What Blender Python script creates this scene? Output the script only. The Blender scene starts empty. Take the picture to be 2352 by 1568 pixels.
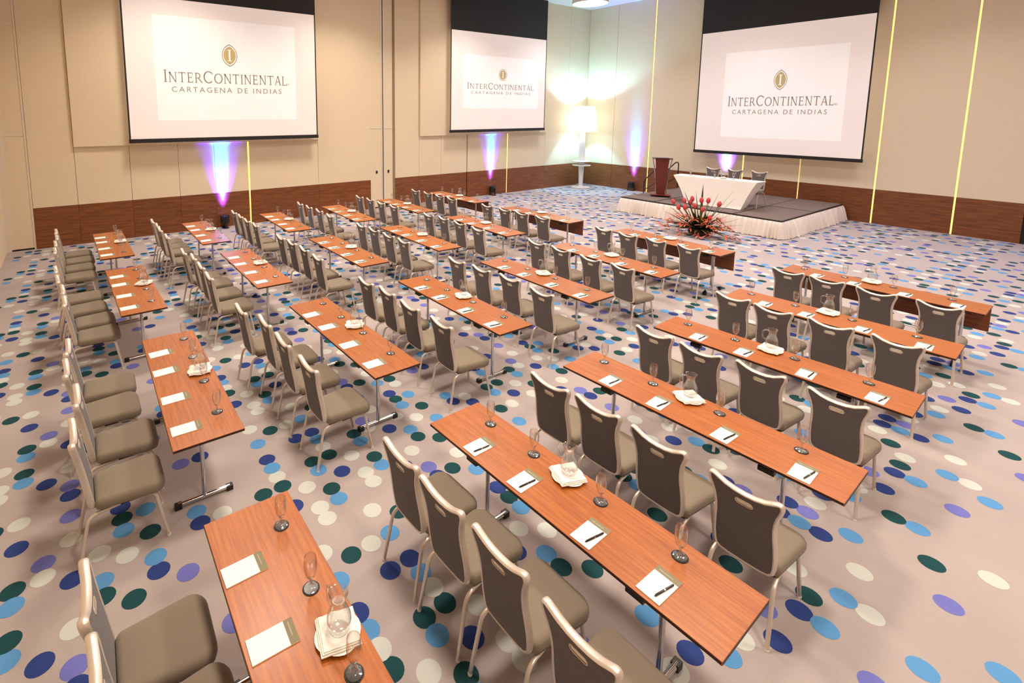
import bpy, bmesh, math, random
from mathutils import Vector, Matrix
random.seed(7)
S = bpy.context.scene
COL = S.collection

# ------------------------------------------------------------------ camera
F_PX, CX, CY = 1169.5714, 959.3099, 409.5151        # of the 2352 x 1568 frame
cam_d = bpy.data.cameras.new('camera')
cam_d.sensor_fit = 'HORIZONTAL'
cam_d.sensor_width = 36.0
cam_d.lens = F_PX / 2352.0 * 36.0
cam_d.shift_x = (1176.0 - CX) / 2352.0
cam_d.shift_y = -(784.0 - CY) / 2352.0
cam_d.clip_end = 200
cam = bpy.data.objects.new('camera', cam_d)
COL.objects.link(cam)
CAM_R, CAM_U, CAM_F = Vector((0.56306, 0.82642, 0.00066)), Vector((-0.10679, 0.07197, 0.99167)), Vector((-0.81949, 0.55844, -0.12878))
CAM_H = 3.1561
X0, Y0, ZW = -14.483, 18.859, 0.958      # long side wall, stage wall, height of the wood dado
# table centre, turn, and the chairs standing at it
TABLES = {
    'A1': (-1.869, 0.725, -0.0115, [(-2.63, 0.18), (-2.18, 0.2)]),
    'A2': (-4.824, 0.713, -0.0146, [(-5.7, 0.11), (-5.23, 0.1), (-4.65, 0.17), (-4.1, 0.14)]),
    'A3': (-7.848, 0.577, 0.0239, [(-8.75, -0.03), (-8.22, -0.0), (-7.68, 0.06), (-7.17, 0.08)]),
    'A4': (-10.732, 0.501, 0.0142, [(-11.59, -0.07), (-11.05, -0.05), (-10.52, -0.06), (-9.96, -0.06)]),
    'B1': (-1.933, 2.439, 0.0244, [(-2.63, 1.93), (-2.19, 1.93), (-1.71, 1.95), (-1.2, 1.94)]),
    'B2': (-4.904, 2.384, 0.0106, [(-5.75, 1.75), (-5.26, 1.87), (-4.7, 1.87), (-4.11, 1.89)]),
    'B3': (-7.905, 2.246, -0.0031, [(-8.73, 1.66), (-8.31, 1.73), (-7.77, 1.73), (-7.2, 1.72)]),
    'B4': (-10.818, 2.124, -0.0057, [(-11.59, 1.56), (-11.12, 1.59), (-10.67, 1.58), (-10.0, 1.6)]),
    'C1': (-1.96, 4.031, 0.0278, [(-2.69, 3.44), (-2.24, 3.47), (-1.75, 3.47), (-1.21, 3.47)]),
    'C2': (-4.933, 3.988, -0.0165, [(-5.8, 3.4), (-5.31, 3.44), (-4.75, 3.41), (-4.15, 3.42)]),
    'C3': (-7.977, 3.893, -0.0019, [(-8.80, 3.29), (-8.33, 3.32), (-7.81, 3.34), (-7.21, 3.32)]),
    'C4': (-10.891, 3.811, -0.0321, [(-11.64, 3.21), (-11.1, 3.21), (-10.58, 3.2), (-10.06, 3.22)]),
    'D1': (-1.983, 5.606, 0.04, [(-2.75, 5.08), (-2.28, 5.07), (-1.79, 5.13), (-1.25, 5.13)]),
    'D2': (-4.978, 5.581, -0.0191, [(-5.88, 5.01), (-5.35, 5.04), (-4.83, 5.09), (-4.2, 5.03)]),
    'D3': (-8.034, 5.478, -0.0254, [(-8.86, 4.96), (-8.39, 4.98), (-7.84, 4.98), (-7.32, 4.98)]),
    'D4': (-10.957, 5.412, -0.0485, [(-11.84, 4.85), (-11.3, 4.86), (-10.75, 4.88), (-10.07, 4.84)]),
    'E1': (-2.013, 7.275, 0.0338, [(-2.79, 6.84), (-2.33, 6.79), (-1.82, 6.83), (-1.28, 6.86)]),
    'E2': (-5.021, 7.292, -0.0229, [(-5.95, 6.84), (-5.41, 6.83), (-4.8, 6.79), (-4.25, 6.8)]),
    'E3': (-8.122, 7.236, -0.0559, [(-8.95, 6.68), (-8.48, 6.74), (-7.92, 6.72), (-7.29, 6.67)]),
    'E4': (-11.035, 7.097, -0.0341, [(-11.95, 6.55), (-11.42, 6.58), (-10.82, 6.56), (-10.25, 6.58)]),
    'F1': (-2.07, 9.173, 0.0147, [(-2.83, 8.57), (-2.37, 8.56), (-1.85, 8.52), (-1.29, 8.54)]),
    'F2': (-5.094, 9.224, -0.0318, [(-5.93, 8.69), (-5.4, 8.66), (-4.87, 8.7), (-4.3, 8.71)]),
    'F3': (-8.231, 9.14, -0.0022, [(-9.09, 8.51), (-8.47, 8.5), (-7.95, 8.52), (-7.37, 8.54)]),
    'F4': (-11.294, 9.069, 0.0, [(-12.04, 8.41), (-11.47, 8.44), (-10.89, 8.42), (-10.33, 8.4)]),
}
M4 = Matrix(((CAM_R.x, CAM_U.x, -CAM_F.x), (CAM_R.y, CAM_U.y, -CAM_F.y), (CAM_R.z, CAM_U.z, -CAM_F.z))).to_4x4()
M4.translation = Vector((0, 0, CAM_H))
cam.matrix_world = M4
S.camera = cam

# ------------------------------------------------------------------ world, exposure
w = bpy.data.worlds.new('world'); S.world = w; w.use_nodes = True
w.node_tree.nodes['Background'].inputs[0].default_value = (0.02, 0.02, 0.025, 1)
w.node_tree.nodes['Background'].inputs[1].default_value = 0.3
S.view_settings.view_transform = 'Standard'
S.view_settings.look = 'None'
S.view_settings.gamma = 1.0
S.view_settings.use_curve_mapping = False
S.view_settings.exposure = 0.0
Z_CEIL = 7.5
ORD = ['first', 'second', 'third', 'fourth', 'fifth', 'sixth']
DRUM_W = 108.0                      # power of one ceiling drum lamp
DRUM_COL = (1.0, 0.87, 0.73)

# ------------------------------------------------------------------ materials
def srgb(r, g, b):
    return tuple(((c / 255) / 12.92 if c / 255 <= 0.04045 else ((c / 255 + 0.055) / 1.055) ** 2.4) for c in (r, g, b)) + (1.0,)
MATS = {}
def mat(name, col, rough=0.6, metal=0.0, emit=None, es=0.0, spec=0.5, noise=None, bump=None, coat=0.0, sheen=0.0):
    m = bpy.data.materials.new(name); m.use_nodes = True; MATS[name] = m
    nt = m.node_tree; b = nt.nodes['Principled BSDF']
    b.inputs['Base Color'].default_value = col
    b.inputs['Roughness'].default_value = rough
    b.inputs['Metallic'].default_value = metal
    b.inputs['Specular IOR Level'].default_value = spec
    if coat: b.inputs['Coat Weight'].default_value = coat; b.inputs['Coat Roughness'].default_value = 0.15
    if sheen: b.inputs['Sheen Weight'].default_value = sheen
    if emit: b.inputs['Emission Color'].default_value = emit; b.inputs['Emission Strength'].default_value = es
    tc = None
    if noise or bump:
        tc = nt.nodes.new('ShaderNodeTexCoord')
    if noise:
        scale, amount = noise
        n = nt.nodes.new('ShaderNodeTexNoise'); n.inputs['Scale'].default_value = scale; n.inputs['Detail'].default_value = 4
        nt.links.new(tc.outputs['Object'], n.inputs['Vector'])
        mix = nt.nodes.new('ShaderNodeMix'); mix.data_type = 'RGBA'
        mix.inputs['A'].default_value = tuple(c * (1 - amount) for c in col[:3]) + (1,)
        mix.inputs['B'].default_value = tuple(min(1, c * (1 + amount)) for c in col[:3]) + (1,)
        nt.links.new(n.outputs['Fac'], mix.inputs['Factor']); nt.links.new(mix.outputs['Result'], b.inputs['Base Color'])
    if bump:
        scale, st = bump
        n = nt.nodes.new('ShaderNodeTexNoise'); n.inputs['Scale'].default_value = scale; n.inputs['Detail'].default_value = 2
        nt.links.new(tc.outputs['Object'], n.inputs['Vector'])
        bp = nt.nodes.new('ShaderNodeBump'); bp.inputs['Strength'].default_value = st; bp.inputs['Distance'].default_value = 0.003
        nt.links.new(n.outputs['Fac'], bp.inputs['Height']); nt.links.new(bp.outputs['Normal'], b.inputs['Normal'])
    return m
def wood(name, dark, light, axis, rough=0.4, coat=0.0, stretch=14.0, scale=3.0, coord='Object'):
    m = bpy.data.materials.new(name); m.use_nodes = True; MATS[name] = m
    nt = m.node_tree; b = nt.nodes['Principled BSDF']
    tc = nt.nodes.new('ShaderNodeTexCoord'); mp = nt.nodes.new('ShaderNodeMapping')
    sc = [stretch] * 3; sc[axis] = 1.0
    mp.inputs['Scale'].default_value = sc
    oi = nt.nodes.new('ShaderNodeObjectInfo')
    ad = nt.nodes.new('ShaderNodeVectorMath'); ad.operation = 'MULTIPLY_ADD'
    ad.inputs[1].default_value = (1, 1, 1)
    cmb = nt.nodes.new('ShaderNodeCombineXYZ')
    mu = nt.nodes.new('ShaderNodeMath'); mu.operation = 'MULTIPLY'; mu.inputs[1].default_value = 37.0
    nt.links.new(oi.outputs['Random'], mu.inputs[0])
    for k in range(3): nt.links.new(mu.outputs[0], cmb.inputs[k])
    nt.links.new(tc.outputs[coord], ad.inputs[0]); nt.links.new(cmb.outputs[0], ad.inputs[2])
    nt.links.new(ad.outputs[0], mp.inputs['Vector'])
    n = nt.nodes.new('ShaderNodeTexNoise'); n.inputs['Scale'].default_value = scale; n.inputs['Detail'].default_value = 6; n.inputs['Roughness'].default_value = 0.65
    nt.links.new(mp.outputs[0], n.inputs['Vector'])
    cr = nt.nodes.new('ShaderNodeValToRGB')
    cr.color_ramp.elements[0].position = 0.3; cr.color_ramp.elements[0].color = dark
    cr.color_ramp.elements[1].position = 0.7; cr.color_ramp.elements[1].color = light
    nt.links.new(n.outputs['Fac'], cr.inputs[0])
    hsv = nt.nodes.new('ShaderNodeHueSaturation')
    mr = nt.nodes.new('ShaderNodeMapRange'); mr.inputs['To Min'].default_value = 0.92; mr.inputs['To Max'].default_value = 1.08
    nt.links.new(oi.outputs['Random'], mr.inputs['Value']); nt.links.new(mr.outputs[0], hsv.inputs['Value'])
    nt.links.new(cr.outputs[0], hsv.inputs['Color']); nt.links.new(hsv.outputs[0], b.inputs['Base Color'])
    b.inputs['Roughness'].default_value = rough
    if coat: b.inputs['Coat Weight'].default_value = coat; b.inputs['Coat Roughness'].default_value = 0.2
    return m
def glass(name, tint=(0.97, 0.98, 0.98, 1), ior=1.5):
    m = bpy.data.materials.new(name); m.use_nodes = True; MATS[name] = m
    nt = m.node_tree; nt.nodes.remove(nt.nodes['Principled BSDF'])
    out = nt.nodes['Material Output']
    tr = nt.nodes.new('ShaderNodeBsdfTransparent'); tr.inputs[0].default_value = tint
    gl = nt.nodes.new('ShaderNodeBsdfGlossy'); gl.inputs['Roughness'].default_value = 0.12
    lw_ = nt.nodes.new('ShaderNodeLayerWeight'); lw_.inputs['Blend'].default_value = 0.5
    pw = nt.nodes.new('ShaderNodeMath'); pw.operation = 'POWER'; pw.inputs[1].default_value = 1.7
    fr = nt.nodes.new('ShaderNodeMath'); fr.operation = 'MULTIPLY_ADD'; fr.inputs[1].default_value = 0.85; fr.inputs[2].default_value = 0.15; fr.use_clamp = True
    nt.links.new(lw_.outputs['Facing'], pw.inputs[0]); nt.links.new(pw.outputs[0], fr.inputs[0])
    mx = nt.nodes.new('ShaderNodeMixShader')
    nt.links.new(fr.outputs[0], mx.inputs[0]); nt.links.new(tr.outputs[0], mx.inputs[1]); nt.links.new(gl.outputs[0], mx.inputs[2])
    nt.links.new(mx.outputs[0], out.inputs[0])
    return m

mat('carpet', srgb(174, 161, 158), 0.95, spec=0.1, noise=(1.3, 0.09), bump=(260, 0.5))
DOTS = [('dot_navy', (50, 66, 126)), ('dot_green', (34, 72, 76)), ('dot_sky', (92, 148, 200)), ('dot_violet', (112, 114, 186)), ('dot_cream', (198, 200, 194))]
for n_, c_ in DOTS: mat(n_, srgb(*c_), 0.95, spec=0.1, bump=(260, 0.4))
mat('fabric_wall', srgb(234, 216, 186), 0.9, spec=0.15, noise=(90, 0.035), bump=(300, 0.3))
mat('wall_backing', srgb(150, 128, 100), 0.9)
wood('dado_wood', srgb(92, 48, 22), srgb(148, 86, 44), 1, 0.45, stretch=16, scale=2.2)
wood('dado_wood_x', srgb(92, 48, 22), srgb(148, 86, 44), 0, 0.45, stretch=16, scale=2.2)
mat('aluminium', srgb(236, 224, 206), 0.45, 0.25)
mat('ceiling_paint', srgb(236, 234, 230), 0.9)
wood('table_wood', srgb(146, 72, 18), srgb(184, 104, 34), 0, 0.36, coat=0.15, stretch=18, scale=3.0)
mat('edge_dark', srgb(52, 28, 18), 0.5)
wood('panel_wood', srgb(104, 56, 30), srgb(140, 82, 46), 0, 0.45, stretch=14, scale=3.0)
mat('chrome', srgb(205, 203, 202), 0.12, 1.0)
mat('black_plastic', srgb(22, 21, 22), 0.45)
mat('chair_fabric', srgb(106, 98, 96), 0.92, spec=0.12, noise=(160, 0.10), bump=(420, 0.45), sheen=0.15)
mat('seat_fabric_toplit', srgb(136, 122, 106), 0.92, spec=0.12, noise=(160, 0.10), bump=(420, 0.45), sheen=0.15)  # same upholstery as the backs, light from above put into the lighter colour
mat('silver_frame', srgb(226, 212, 198), 0.38, 0.6)
mat('slot_plate', srgb(246, 236, 216), 0.5)
glass('clear_glass')
glass('jug_glass', (0.95, 0.96, 0.96, 1))
mat('coaster_black', srgb(26, 24, 24), 0.4)
mat('porcelain', srgb(244, 240, 232), 0.25)
mat('linen', srgb(246, 240, 232), 0.85, bump=(300, 0.2))
mat('paper', srgb(250, 247, 238), 0.8)
mat('pad_header', srgb(132, 122, 92), 0.6)
mat('pad_print', srgb(222, 218, 200), 0.6)
mat('pen_black', srgb(20, 19, 20), 0.3)
mat('stage_carpet', srgb(122, 106, 98), 0.95, spec=0.1, noise=(60, 0.18), bump=(220, 0.5))
mat('stage_edge', srgb(34, 28, 28), 0.5)
mat('skirt_cloth', srgb(240, 228, 216), 0.85, noise=(8, 0.03))
mat('spandex', srgb(246, 238, 228), 0.8)
mat('lectern_wood', srgb(112, 38, 26), 0.35, coat=0.2)
mat('lectern_top', srgb(214, 206, 204), 0.4)
mat('rail_black', srgb(24, 22, 22), 0.4)
mat('lamp_white', srgb(238, 236, 234), 0.5)
mat('lamp_shade', srgb(250, 250, 248), 0.6, emit=(0.93, 1.0, 0.96, 1), es=1.6)
mat('drum_shell', srgb(225, 215, 205), 0.6)
mat('drum_glow', srgb(255, 250, 240), 0.6, emit=(1.0, 0.93, 0.82, 1), es=6.0)
mat('strip_glow', srgb(255, 220, 120), 0.6, emit=(1.0, 0.74, 0.18, 1), es=1.5)
mat('strip_dim', srgb(255, 220, 150), 0.6, emit=(1.0, 0.74, 0.28, 1), es=0.5)
mat('screen_white', srgb(226, 212, 206), 0.9, emit=(1.0, 0.88, 0.82, 1), es=0.32)  # plain cloth, the light falling on it is put into a faint emission
mat('picture_white', srgb(232, 224, 220), 0.9, emit=(1.0, 0.94, 0.92, 1), es=0.37)  # projector light put into the emission, as in the logo colours below
mat('screen_black', srgb(30, 27, 28), 0.7)
mat('logo_grey', srgb(142, 134, 124), 0.9, emit=(1.0, 0.95, 0.88, 1), es=0.05)
mat('logo_gold', srgb(196, 176, 118), 0.9, emit=(1.0, 0.86, 0.5, 1), es=0.08)
mat('logo_brown', srgb(128, 106, 84), 0.9, emit=(1.0, 0.85, 0.7, 1), es=0.03)
mat('led_face', srgb(90, 80, 220), 0.3, emit=(0.35, 0.25, 1.0, 1), es=14.0)
mat('leaf_dark', srgb(50, 62, 34), 0.55)
mat('leaf_green', srgb(52, 98, 40), 0.5)
mat('leaf_bronze', srgb(84, 48, 40), 0.55)
mat('ginger_red', srgb(204, 70, 74), 0.55)
mat('heliconia', srgb(222, 108, 62), 0.5)
mat('heliconia_pink', srgb(226, 120, 104), 0.5)
mat('stem_green', srgb(120, 122, 62), 0.6)
mat('moss', srgb(60, 66, 34), 0.9)
mat('dark_gap', srgb(26, 20, 18), 0.8)
mat('white_plastic', srgb(232, 230, 226), 0.5)

# ------------------------------------------------------------------ mesh helpers
class MB:
    def __init__(s): s.v = []; s.f = []; s.mi = []; s.cur = 0
    def add(s, vs, fs):
        o = len(s.v); s.v += [tuple(p) for p in vs]
        for f in fs: s.f.append(tuple(i + o for i in f)); s.mi.append(s.cur)
        return s
    def box(s, x0, y0, z0, x1, y1, z1):
        return s.add([(x0, y0, z0), (x1, y0, z0), (x1, y1, z0), (x0, y1, z0), (x0, y0, z1), (x1, y0, z1), (x1, y1, z1), (x0, y1, z1)],
                     [(0, 3, 2, 1), (4, 5, 6, 7), (0, 1, 5, 4), (1, 2, 6, 5), (2, 3, 7, 6), (3, 0, 4, 7)])
    def rings(s, rings, cap0=True, cap1=True, closed=True):
        n = len(rings[0]); vs = [p for r in rings for p in r]; fs = []
        for k in range(len(rings) - 1):
            for i in range(n if closed else n - 1):
                j = (i + 1) % n
                fs.append((k * n + i, k * n + j, (k + 1) * n + j, (k + 1) * n + i))
        if cap0: fs.append(tuple(reversed(range(n))))
        if cap1: fs.append(tuple((len(rings) - 1) * n + i for i in range(n)))
        return s.add(vs, fs)
    def lathe(s, prof, seg=20, c=(0, 0, 0), cap0=False, cap1=False):
        rs = []
        for r, z in prof:
            rs.append([(c[0] + r * math.cos(2 * math.pi * i / seg), c[1] + r * math.sin(2 * math.pi * i / seg), c[2] + z) for i in range(seg)])
        return s.rings(rs, cap0, cap1)
    def tube(s, path, rad, seg=8, squash=1.0, cap=True):
        P = [Vector(p) for p in path]; rs = []
        up = Vector((0, 0, 1))
        prev = None
        for i, p in enumerate(P):
            t = (P[min(i + 1, len(P) - 1)] - P[max(i - 1, 0)]).normalized()
            if prev is None:
                a = Vector((1, 0, 0)) if abs(t.x) < 0.9 else Vector((0, 1, 0))
            else: a = prev
            a = (a - t * a.dot(t)).normalized(); b = t.cross(a); prev = a
            r = rad[i] if isinstance(rad, (list, tuple)) else rad
            rs.append([p + (a * math.cos(2 * math.pi * k / seg) + b * math.sin(2 * math.pi * k / seg) * squash) * r for k in range(seg)])
        return s.rings(rs, cap, cap)
    def prism(s, poly, z0, z1):
        return s.rings([[(x, y, z0) for x, y in poly], [(x, y, z1) for x, y in poly]])
    def mesh(s, name, mats, smooth=None, bevel=0.0):
        me = bpy.data.meshes.new(name)
        me.from_pydata(s.v, [], s.f)
        if isinstance(mats, str): mats = [mats]
        for m in mats: me.materials.append(MATS[m])
        me.polygons.foreach_set('material_index', s.mi)
        if bevel:
            bm = bmesh.new(); bm.from_mesh(me)
            bmesh.ops.bevel(bm, geom=[e for e in bm.edges if len(e.link_faces) == 2 and e.calc_face_angle(0) > 0.6], offset=bevel, segments=2, affect='EDGES', profile=0.6)
            bm.to_mesh(me); bm.free()
        if smooth is not None:
            me.polygons.foreach_set('use_smooth', [True] * len(me.polygons))
            me.set_sharp_from_angle(angle=math.radians(smooth))
        me.update()
        return me
    def build(s, name, mats, parent=None, smooth=None, bevel=0.0, loc=None, rz=None):
        return link(name, s.mesh(name, mats, smooth, bevel), parent, loc, rz)
def link(name, me, parent=None, loc=None, rz=None):
    o = bpy.data.objects.new(name, me); COL.objects.link(o)
    if parent is not None: o.parent = parent
    if loc is not None: o.location = loc
    if rz is not None: o.rotation_euler = (0, 0, rz)
    return o
def tag(o, label, cat, group=None):
    o['label'] = label; o['category'] = cat
    if group: o['group'] = group
    return o
def empty(name, loc=(0, 0, 0), rz=0.0, label=None, cat=None, group=None):
    o = bpy.data.objects.new(name, None); COL.objects.link(o)
    o.location = loc; o.rotation_euler = (0, 0, rz); o.empty_display_size = 0.1
    if label: tag(o, label, cat, group)
    return o
def structure(o): o['kind'] = 'structure'; return o
CHILD = {}
def copy_tree(src, parent=None):
    c = src.copy(); COL.objects.link(c); c.parent = parent
    for ch in list(src.children): copy_tree(ch, c)
    return c
def box_obj(name, m, a, b, parent=None, bevel=0.0):
    return MB().box(min(a[0], b[0]), min(a[1], b[1]), min(a[2], b[2]), max(a[0], b[0]), max(a[1], b[1]), max(a[2], b[2])).build(name, m, parent, bevel=bevel)

# ------------------------------------------------------------------ room shell
XB, YN = 7.0, -1.36           # back wall behind the camera, folding partition beside it
floor = structure(MB().box(X0 - 0.3, YN - 0.3, -0.1, XB + 0.2, Y0 + 0.3, 0).build('floor', 'carpet'))
floor['label'] = 'grey beige carpet scattered with coloured dots'
ceiling = structure(MB().box(X0 - 0.3, YN - 0.3, Z_CEIL, XB + 0.2, Y0 + 0.3, Z_CEIL + 0.15).build('ceiling', 'ceiling_paint'))
T = 0.06
wall_left = structure(MB().box(X0 - 0.3, YN - 0.3, 0, X0 - T, Y0 + 0.3, Z_CEIL).build('wall_left', 'wall_backing'))
wall_right = structure(MB().box(X0 - T, Y0 + T, 0, XB, Y0 + 0.3, Z_CEIL).build('wall_right', 'wall_backing'))
wall_front = structure(MB().box(X0 - T, YN - 0.3, 0, XB, YN, Z_CEIL).build('wall_front', 'fabric_wall'))
wall_back = structure(MB().box(XB, YN, 0, XB + 0.2, Y0 + T, Z_CEIL).build('wall_back', 'fabric_wall'))
G = 0.0035
def fab_left(y0, y1, z0, z1, dx=0.0):
    box_obj('fabric_panel', 'fabric_wall', (X0 - T, y0 + G, z0), (X0 + dx, y1 - G, z1), wall_left, 0.004)
def dado_left(y0, y1):
    box_obj('wood_panel', 'dado_wood', (X0 - T, y0 + G / 2, 0.0), (X0, y1 - G / 2, ZW - 0.004), wall_left, 0.003)
def strip_left(y, w_, glow):
    box_obj('light_strip', glow, (X0 - T, y - w_ / 2, 0.01), (X0 - 0.012, y + w_ / 2, Z_CEIL - 0.05), wall_left)
ZN = 2.34                       # lower edge of the proud panels behind the screens
DOOR0, DOOR1 = 8.02, 8.95
PROUD = [(0.05, 6.2), (9.93, 16.25)]
lw = [-0.82, 0.05, 1.19, 2.30, 3.20, (4.11, 'strip_glow'), 6.2, DOOR0]
rw = [DOOR1, 9.93, 10.88, (12.08, None), (14.12, 'strip_glow'), 16.25, 17.6, Y0]
for seq in (lw, rw):
    ys = []
    for e in seq:
        y, gl = (e if isinstance(e, tuple) else (e, None))
        ys.append(y)
        if gl: strip_left(y, 0.036, gl)
    for k in range(len(seq) - 1):
        a, b = ys[k], ys[k + 1]
        if isinstance(seq[k], tuple): a += 0.018 if seq[k][1] else 0.02
        if isinstance(seq[k + 1], tuple): b -= 0.018 if seq[k + 1][1] else 0.02
        dado_left(a, b)
        mid = (a + b) / 2
        in_proud = any(p0 - 0.01 <= mid <= p1 + 0.01 for p0, p1 in PROUD)
        fab_left(a, b, ZW, ZN if in_proud else Z_CEIL)
for p0, p1 in PROUD:
    n = 3
    for k in range(n):
        fab_left(p0 + (p1 - p0) * k / n, p0 + (p1 - p0) * (k + 1) / n, ZN, Z_CEIL, 0.07)
# stage wall
seams = [X0, (-13.1, None), (-11.47, 'strip_glow'), (-8.02, 'strip_glow'), (-6.38, 'strip_dim'), (-4.54, 'strip_glow'), (-2.92, 'strip_glow'), -1.74]
xs = [e[0] if isinstance(e, tuple) else e for e in seams]
for k, e in enumerate(seams):
    if isinstance(e, tuple) and e[1]:
        box_obj('light_strip', e[1], (xs[k] - 0.018, Y0 + T, 0.01), (xs[k] + 0.018, Y0 + 0.012, Z_CEIL - 0.05), wall_right)
for k in range(len(xs) - 1):
    a, b = xs[k], xs[k + 1]
    if isinstance(seams[k], tuple): a += 0.018 if seams[k][1] else 0.005
    if isinstance(seams[k + 1], tuple): b -= 0.018 if seams[k + 1][1] else 0.005
    box_obj('wood_panel', 'dado_wood_x', (a, Y0 + T, 0), (b, Y0, ZW + 0.02), wall_right, 0.003)
    box_obj('fabric_panel', 'fabric_wall', (a, Y0 + T, ZW + 0.024), (b, Y0, Z_CEIL), wall_right, 0.004)
box_obj('fabric_panel', 'fabric_wall', (-1.70, Y0 + T, ZW + 0.024), (3.2, Y0, Z_CEIL), wall_right, 0.004)
box_obj('fabric_panel', 'fabric_wall', (3.21, Y0 + T, ZW + 0.024), (XB, Y0, Z_CEIL), wall_right, 0.004)
box_obj('wood_panel', 'dado_wood_x', (-1.55, Y0 + T, 0), (3.2, Y0, ZW + 0.02), wall_right, 0.003)
box_obj('wood_panel', 'dado_wood_x', (3.21, Y0 + T, 0), (XB, Y0, ZW + 0.02), wall_right, 0.003)
box_obj('dark_post', 'dark_gap', (-1.74, Y0 + T, 0), (-1.55, Y0 + 0.005, ZW + 0.02), wall_right)
# folding partition pocket doors in the long wall
def pocket_door(name, y0, y1, split, label):
    d = structure(empty(name)); d['label'] = label
    ym = split if split else y1
    for a, b in ((y0, ym - 0.022), (ym + 0.022, y1)) if split else ((y0, y1),):
        leaf = box_obj('door_leaf', 'fabric_wall', (X0 - T, a, 0.04), (X0 - 0.02, b, Z_CEIL), d)
        e = b if (split and a == y0) else a
        sg = -1 if e == b else 1
        box_obj('edge_profile', 'aluminium', (X0 - 0.02, e, 0.04), (X0 - 0.008, e + sg * 0.045, Z_CEIL), leaf)
        for z in (2.62, 5.05):
            box_obj('cross_profile', 'aluminium', (X0 - 0.02, a + 0.01, z), (X0 - 0.012, b - 0.01, z + 0.035), leaf)
        if split:
            yc = (a + b) / 2
            box_obj('latch', 'black_plastic', (X0 - 0.02, yc - 0.03, 1.16), (X0 - 0.005, yc + 0.03, 1.25), leaf)
    box_obj('threshold', 'dark_gap', (X0 - T, y0, 0.0), (X0 - 0.03, y1, 0.04), d)
    if split: box_obj('dark_seam', 'dark_gap', (X0 - T, split - 0.02, 0.04), (X0 - 0.045, split + 0.02, Z_CEIL), d)
    return d
pocket_door('door_1', DOOR0 + 0.005, DOOR1 - 0.075, 8.50, 'tall pale partition doors with a dark seam between the two screens')
MB().box(X0 - T, DOOR1 - 0.07, 0, X0 + 0.0, DOOR1 - 0.004, Z_CEIL).build('door_jamb', 'wall_backing', wall_left)
pocket_door('door_2', -1.27, -0.86, None, 'narrow pale partition panel at the end of the dado')
structure(MB().box(X0 - T, -0.86, 0, X0 - 0.01, -0.822, Z_CEIL).build('trim_1', 'aluminium'))
structure(MB().box(X0 - T, -1.36, 0, X0 - 0.005, -1.27, Z_CEIL).build('trim_2', 'aluminium'))

# ------------------------------------------------------------------ ceiling drum lamps
def drum_mesh():
    sh = MB().lathe([(0.60, 0.0), (0.62, 0.0), (0.62, 0.5), (0.60, 0.5), (0.60, 0.0)], 40).mesh('drum_shell', 'drum_shell', 40)
    gl = MB().lathe([(0.0001, 0.02), (0.60, 0.02)], 40).mesh('diffuser', 'drum_glow', 40)
    return sh, gl
dsh, dgl = drum_mesh()
for ix, x in enumerate((-12.1, -7.6, -3.1, 1.4)):
    for iy, y in enumerate((15.7, 11.2, 6.7, 2.2)):
        d = empty('ceiling_drum_lamp', (x, y, 7.0))
        if ix == 0 and iy == 0: tag(d, 'round white drum lamp glowing under the ceiling near the corner above the floor lamp', 'ceiling lamp', 'drum lamps on the ceiling')
        else: tag(d, 'round white drum ceiling lamp, %s from two-screen wall, %s row from stage wall' % (ORD[ix], ORD[iy]), 'ceiling lamp', 'drum lamps on the ceiling')
        link('shell', dsh, d); link('diffuser', dgl, d)
        ld = bpy.data.lights.new('drum_light', 'AREA'); ld.shape = 'DISK'; ld.size = 1.1; ld.spread = math.radians(124); ld.energy = DRUM_W * (0.68, 0.9, 1.03, 1.03)[iy]; ld.color = ((0.93, 0.90, 1.0), (1.0, 0.89, 0.82), DRUM_COL, DRUM_COL)[iy]
        lo = bpy.data.objects.new('drum_light', ld); COL.objects.link(lo); lo.parent = d; lo.location = (0, 0, -0.02)

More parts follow.
